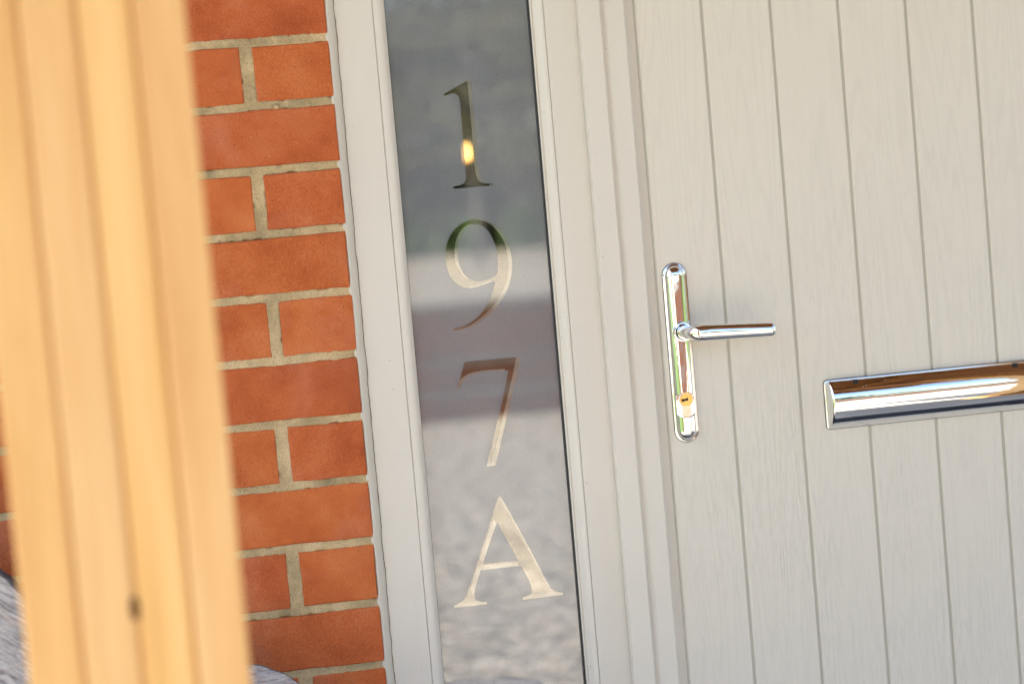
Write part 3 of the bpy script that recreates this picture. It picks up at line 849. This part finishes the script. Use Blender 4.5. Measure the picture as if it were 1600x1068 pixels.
bm = bmesh.new(); bm.from_mesh(bp.data); bmesh.ops.remove_doubles(bm, verts=bm.verts, dist=1e-5); bmesh.ops.recalc_face_normals(bm, faces=bm.faces); bm.to_mesh(bp.data); bm.free(); sharp(bp, 38)
v, f = capsule_rings([(PW + 0.0004, YL + 0.0005), (PW + 0.0004, YL - 0.0006), (PW - 0.0012, YL - 0.0006)], HZ0 + PW, HZ1 - PW, HX)
link('mounting_gasket', v, f, MT['black'], handle)
# lever: swept ellipse, neck out of the rose then a turn to the right
SX, SZ = HX + 0.0020, 1.0228
def sweep(name, path, rad, mat, parent, n=28, rounded=5):
    v = []; f = []
    P = [Vector(p) for p in path]
    rings = []
    up = Vector((0, 0, 1))
    for i, p in enumerate(P):
        t = (P[min(i + 1, len(P) - 1)] - P[max(i - 1, 0)]).normalized()
        s_ = t.cross(up).normalized()
        rings.append((p, s_, up, rad[i]))
    for p, s_, u2, (ra, rb) in rings:
        for k in range(n):
            a = 2 * math.pi * k / n
            v.append(p + s_ * ra * math.cos(a) + u2 * rb * math.sin(a))
    for j in range(len(rings) - 1):
        for k in range(n):
            f.append((j * n + k, j * n + (k + 1) % n, (j + 1) * n + (k + 1) % n, (j + 1) * n + k))
    f.append(tuple(range(n))[::-1]); f.append(tuple((len(rings) - 1) * n + k for k in range(n)))
    o = link(name, v, f, mat, parent, True)
    bm = bmesh.new(); bm.from_mesh(o.data); bmesh.ops.recalc_face_normals(bm, faces=bm.faces); bm.to_mesh(o.data); bm.free()
    return sharp(o, 60)
path = [(SX, -0.002, SZ), (SX, -0.012, SZ), (SX, -0.026, SZ), (SX + 0.0006, -0.036, SZ), (SX + 0.0030, -0.0445, SZ), (SX + 0.0080, -0.0500, SZ - 0.0002), (SX + 0.0150, -0.0520, SZ - 0.0004)]
rad = [(0.0085, 0.0095), (0.0080, 0.0090), (0.0076, 0.0086), (0.0075, 0.0084), (0.0074, 0.0082), (0.0076, 0.0099), (0.0074, 0.0104)]
L_ = 0.1065
for i in range(1, 17):
    t = i / 16
    x = SX + 0.015 + (L_ - 0.015 - 0.0065) * t
    path.append((x, -0.052 + 0.006 * math.sin(t * math.pi * 0.5), SZ - 0.0004 - 0.0042 * t)); rad.append((0.0072 - 0.0006 * t, 0.0104 - 0.0016 * t))
for i in range(1, 7):
    a = math.pi / 2 * i / 6
    path.append((SX + L_ - 0.0065 + 0.0065 * math.sin(a), -0.046, SZ - 0.0046)); rad.append((max(0.0066 * math.cos(a), 0.0004), max(0.0088 * math.cos(a), 0.0004)))
sweep('lever', path, rad, MT['chrome'], handle)
# rose collar round the neck
v, f = [], []
def ring_y(name, cx, cz, prof, mat, parent, n=48):
    v = []; f = []
    for r, y in prof:
        for i in range(n):
            a = 2 * math.pi * i / n
            v.append((cx + r * math.cos(a), y, cz + r * math.sin(a)))
    for j in range(len(prof) - 1):
        for i in range(n):
            f.append((j * n + i, j * n + (i + 1) % n, (j + 1) * n + (i + 1) % n, (j + 1) * n + i))
    o = link(name, v, f, mat, parent, True)
    bm = bmesh.new(); bm.from_mesh(o.data); bmesh.ops.recalc_face_normals(bm, faces=bm.faces); bm.to_mesh(o.data); bm.free()
    return sharp(o, 35)
ring_y('collar', SX, SZ, [(0.0118, YL - 0.004), (0.0118, -0.0078), (0.0113, -0.0088), (0.0100, -0.0090), (0.0092, -0.0084), (0.0088, -0.0060)], MT['chrome'], handle)
# euro profile lock cylinder
ycf = YL - 0.0066
lc = bpy.data.objects.new('lock_cylinder', None)
bpy.data.objects.remove(lc)
def euro():
    R1, R2, DZ = 0.0088, 0.0052, 0.0190
    pts = []
    a0 = math.asin(R2 / R1)
    for i in range(41):
        a = -math.pi / 2 + a0 + (2 * math.pi - 2 * a0) * i / 40
        pts.append((R1 * math.cos(a), R1 * math.sin(a)))
    for i in range(17):
        a = math.pi + math.pi * i / 16
        pts.append((R2 * math.cos(a), -DZ + R2 * math.sin(a)))
    return pts
ep = euro()
m_ = MB(); b0 = 0
for y in (YL, ycf + 0.0004, ycf):
    ins = 0.96 if y == ycf else 1.0
    m_.v += [(HX + 0.0012 + x * ins, y, CYZ + z * ins) for x, z in ep]
k = len(ep)
for j in range(2):
    for i in range(k):
        m_.f.append((j * k + i, j * k + (i + 1) % k, (j + 1) * k + (i + 1) % k, (j + 1) * k + i))
m_.f.append(tuple(2 * k + i for i in range(k)))
m_.out('lock_cylinder', MT['nickel'], handle)
ring_y('cylinder_plug', HX + 0.0012, CYZ, [(0.0080, ycf - 0.0001), (0.0079, ycf - 0.0006), (0.0001, ycf - 0.0006)], MT['brass'], handle)
kw = MB(); yk = ycf - 0.0009
kw.box(HX - 0.0050, HX + 0.0034, yk, yk + 0.0004, CYZ - 0.0014, CYZ + 0.0012)
kw.box(HX - 0.0052, HX - 0.0018, yk - 0.0001, yk + 0.0003, CYZ - 0.0022, CYZ - 0.0014)
kw.box(HX + 0.0012, HX + 0.0036, yk - 0.0001, yk + 0.0003, CYZ + 0.0012, CYZ + 0.0020)
kw.out('keyway', MT['void'], handle)
gp = MB()
for zz in (-0.0135, -0.0165, -0.0200): gp.box(HX - 0.0008, HX + 0.0030, ycf - 0.0002, ycf + 0.0002, CYZ + zz - 0.0003, CYZ + zz + 0.0003)
gp.out('stamped_mark', MT['brass'], handle)

# ---- letterbox (part) > frame plate, flap, hinge slots
lb = bpy.data.objects.new('letterbox', None); COL.objects.link(lb); lb.parent = door; lb.empty_display_size = 0.03
LX0, LX1, LZ0, LZ1 = 0.5722, 0.8548, 0.8838, 0.9452
def rounded_plate(name, x0, x1, z0, z1, y0, y1, r, mat, edge):
    pts = []
    for cx, cz, a0 in ((x1 - r, z1 - r, 0), (x0 + r, z1 - r, 90), (x0 + r, z0 + r, 180), (x1 - r, z0 + r, 270)):
        for i in range(9):
            a = math.radians(a0 + 90 * i / 8)
            pts.append((cx, cz, math.cos(a), math.sin(a)))
    v = []; f = []; k = len(pts)
    for y, ins in ((y1, 0), (y0 + edge, 0), (y0 + edge * 0.3, edge * 0.3), (y0, edge)):
        for cx, cz, c_, s_ in pts: v.append((cx + c_ * (r - ins), y, cz + s_ * (r - ins)))
    for j in range(3):
        for i in range(k): f.append((j * k + i, j * k + (i + 1) % k, (j + 1) * k + (i + 1) % k, (j + 1) * k + i))
    f.append(tuple(3 * k + i for i in range(k)))
    o = link(name, v, f, mat, lb, True)
    bm = bmesh.new(); bm.from_mesh(o.data); bmesh.ops.recalc_face_normals(bm, faces=bm.faces); bm.to_mesh(o.data); bm.free()
    return sharp(o, 30)
rounded_plate('frame_plate', LX0, LX1, LZ0, LZ1, YL - 0.0035, YL + 0.002, 0.0052, MT['chrome'], 0.0012)
rounded_plate('mounting_gasket', LX0 - 0.0005, LX1 + 0.0005, LZ0 - 0.0005, LZ1 + 0.0005, YL - 0.0008, YL + 0.001, 0.0056, MT['black'], 0.0002)
# bulged flap: superellipse section along Z, rolled over at both ends
def flap():
    v = []; f = []
    zc, hz = (LZ0 + LZ1) / 2 - 0.0002, (LZ1 - LZ0) / 2 - 0.0012
    a0, a1 = LX0 + 0.0014, LX1 - 0.0014
    D = 0.0185
    us = []
    ne = 14; rl = 0.0060
    for i in range(ne + 1):
        a = math.pi / 2 * i / ne; us.append((a0 + rl * (1 - math.cos(a)), math.sin(a)))
    for i in range(1, 12): us.append((a0 + rl + (a1 - a0 - 2 * rl) * i / 12, 1.0))
    for i in range(ne + 1):
        a = math.pi / 2 * (1 - i / ne); us.append((a1 - rl * (1 - math.cos(a)), math.sin(a)))
    n = 56
    for x, s_ in us:
        for j in range(n + 1):
            t = -math.pi / 2 + math.pi * j / n
            zz = -1 + 2 * j / n; uu = (zz - 0.14) if zz > 0.14 else (zz - 0.14) / 1.14; yy = 0.06 + 0.94 * (1 - abs(uu) ** 2.5)
            dz = hz * (1 - 0.12 * (1 - s_) ** 1.5)
            v.append((x, YL - 0.0030 - D * yy * (0.05 + 0.95 * s_), zc + dz * zz))
    for i in range(len(us) - 1):
        for j in range(n):
            a = i * (n + 1) + j
            f.append((a, a + 1, a + n + 2, a + n + 1))
    f.append(tuple(range(n + 1))); f.append(tuple((len(us) - 1) * (n + 1) + j for j in range(n + 1))[::-1])
    o = link('flap', v, f, MT['chrome'], lb, True)
    bm = bmesh.new(); bm.from_mesh(o.data); bmesh.ops.recalc_face_normals(bm, faces=bm.faces); bm.to_mesh(o.data); bm.free()
    return sharp(o, 60)
flap()
for xc in (0.6095, 0.8175):
    MB().box(xc - 0.0030, xc + 0.0030, YL - 0.0150, YL - 0.0030, LZ1 - 0.0086, LZ1 - 0.0018).out('hinge_slot', MT['void'], lb)

# ================================================================== PORCH
def make_post(cx, cy, label):
    t = thing('porch_post', label, 'post', 'timber porch posts', (cx, cy, 0.035))
    xs = [-0.0760, -0.0385, 0.0005, 0.0380, 0.0745]
    for i in range(4):
        a, b = xs[i], xs[i + 1]
        c = 0.0048 if i else 0.0008; e = 0.0048 if i < 3 else 0.0008
        pts = [(a, 0.070), (a, -0.070 + c), (a + c * .35, -0.070 + c * .3), (a + c, -0.070), (b - e, -0.070), (b - e * .35, -0.070 + e * .3), (b, -0.070 + e), (b, 0.070)]
        o = MB().prof_z([(p - (a + b) / 2, q) for p, q in pts], 0.0, 2.15, 4).out('stave', MT['post'], t)
        o.location = ((a + b) / 2, 0.0 if i % 2 else 0.0008, 0)
        if i: pass
    return t
post = make_post(-0.2745, -1.0663, 'blurred honey coloured grooved timber post nearest the camera at left')
v, f = lathe([(0.0, -0.0090), (0.0030, -0.007), (0.0046, 0.0), (0.0030, 0.007), (0.0, 0.0090)], 12)
kn = link('knot', v, f, MT['postknot'], post, True); kn.location = (-0.0010, -0.0670, 0.947 - 0.035)
make_post(1.33, -1.0663, 'honey coloured grooved timber post at the right end of the porch')
roof = thing('porch_roof', 'brown stained boarded timber porch roof above the door', 'porch roof', loc=(0.53, -0.6, 2.2))
MB().box(-1.0, 1.0, -1.66, -1.52, -0.10, 0.14).out('front_beam', MT['stain'], roof, bevel=0.005)
MB().box(-0.73, 0.73, -0.53, -0.41, 0.0, 0.141).out('cross_beam', MT['stain'], roof, bevel=0.005)
for sx in (-0.80, 0.80):
    MB().box(sx - 0.06, sx + 0.06, -1.51, 0.59, 0.0, 0.13).out('side_beam', MT['stain'], roof, bevel=0.004)
for i in range(5):
    x = -0.6 + 0.3 * i
    MB().box(x - 0.025, x + 0.025, -0.40, 0.59, 0.06, 0.139).out('rafter', MT['stain'], roof, bevel=0.003)
    MB().box(x - 0.025, x + 0.025, -1.51, -0.54, 0.06, 0.139).out('rafter', MT['stain'], roof, bevel=0.003)
for i in range(22):
    y = -1.79 + i * 0.1085
    MB().box(-1.08, 1.08, y, y + 0.106, 0.142, 0.160).out('roof_board', MT['stain'], roof)
for cx in (-0.2745, 1.33):
    s_ = 1 if cx < 0.5 else -1
    x0 = cx + s_ * 0.078 - 0.53
    MB().prof_z([(0, -0.04), (0.06, -0.04), (0.06, 0.04), (0, 0.04)], 0, 0.46).out('knee_brace', MT['stain'], roof, bevel=0.004)
    o = bpy.context.scene.collection.objects[-1] if False else roof.children[-1]
    o.location = (x0, -0.4663, -0.36); o.rotation_euler = (0, s_ * math.radians(42), 0)

post.rotation_euler = (0, -0.005, 0); post.location.x += 0.0042

# ================================================================== WEATHERED LOGS
def log_disc(name, label, cat, loc, R, thick, rot, mat, seed, group=None, squash=1.0, rim='bark'):
    """short log with flat cut face on local -Y, irregular outline, dark rim"""
    t = thing(name, label, cat, group, loc)
    t.rotation_euler = rot
    n = 72; rnd = random.Random(seed)
    def rr(a): return R * (1 + 0.006 * math.sin(23 * a + seed) + 0.030 * math.sin(2 * a + seed) + 0.018 * math.sin(5 * a + 2 * seed) + 0.008 * math.sin(11 * a))
    v = []; f = []
    lv = [0.0, 0.25, 0.5, 0.72, 0.88, 0.95, 0.984]
    for l in lv:
        for i in range(n):
            a = 2 * math.pi * i / n; r = rr(a) * l
            y = -0.004 * (1 - l ** 4) + 0.0018 * noise.noise(Vector((r * math.cos(a), seed, r * math.sin(a))) * 40)
            v.append((r * math.cos(a), y, squash * r * math.sin(a)))
    for j in range(len(lv) - 1):
        for i in range(n): f.append((j * n + i, j * n + (i + 1) % n, (j + 1) * n + (i + 1) % n, (j + 1) * n + i))
    face = link('cut_face', v, f, mat, t, True)
    v = []; f = []
    pr = [(0.982, 0.0015), (0.989, -0.0010), (0.997, 0.001), (1.0, 0.008), (1.0, thick * 0.5), (0.985, thick - 0.004), (0.97, thick), (0.5, thick + 0.001), (0.0, thick)]
    for l, y in pr:
        for i in range(n):
            a = 2 * math.pi * i / n; r = rr(a) * l
            v.append((r * math.cos(a), y, squash * r * math.sin(a)))
    for j in range(len(pr) - 1):
        for i in range(n): f.append((j * n + i, j * n + (i + 1) % n, (j + 1) * n + (i + 1) % n, (j + 1) * n + i))
    link('bark_rim', v, f, MT[rim], t, True)
    return t
# big round slab leaning by the wall, bottom left corner
log_disc('log_slab', 'large round grey weathered log slab standing against the brick in the bottom left corner', 'log', (-0.592, -0.21, 0.695), 0.232, 0.09, (math.radians(-6), 0, 0), MT['log'], 3)
log_disc('log_block', 'weathered log block with domed dark rimmed top peeping out right of the timber post', 'log', (-0.186, -0.14, 0.612), 0.098, 0.11, (math.radians(-30), 0, 0), MT['stump'], 5)
log_disc('log_stump', 'upright weathered log stump whose dark rimmed top is mirrored low in the etched glass', 'log', (0.160, -0.372, 0.5185), 0.096, 0.48, (math.radians(-90), 0, 0), MT['pale'], 8, rim='rimdark')
# bench of rough sleepers that carries the slab and the block
bench = thing('sleeper_stand', 'low rough timber stand under the weathered logs by the brick wall', 'stand', loc=(-0.45, -0.17, 0))
MB().box(-0.40, 0.40, -0.13, 0.10, 0.40, 0.46).out('stand_top', MT['stain'], bench, bevel=0.006)
for sx in (-0.34, 0.34):
    MB().box(sx - 0.04, sx + 0.04, -0.11, 0.08, 0.0, 0.40).out('stand_leg', MT['stain'], bench, bevel=0.006)
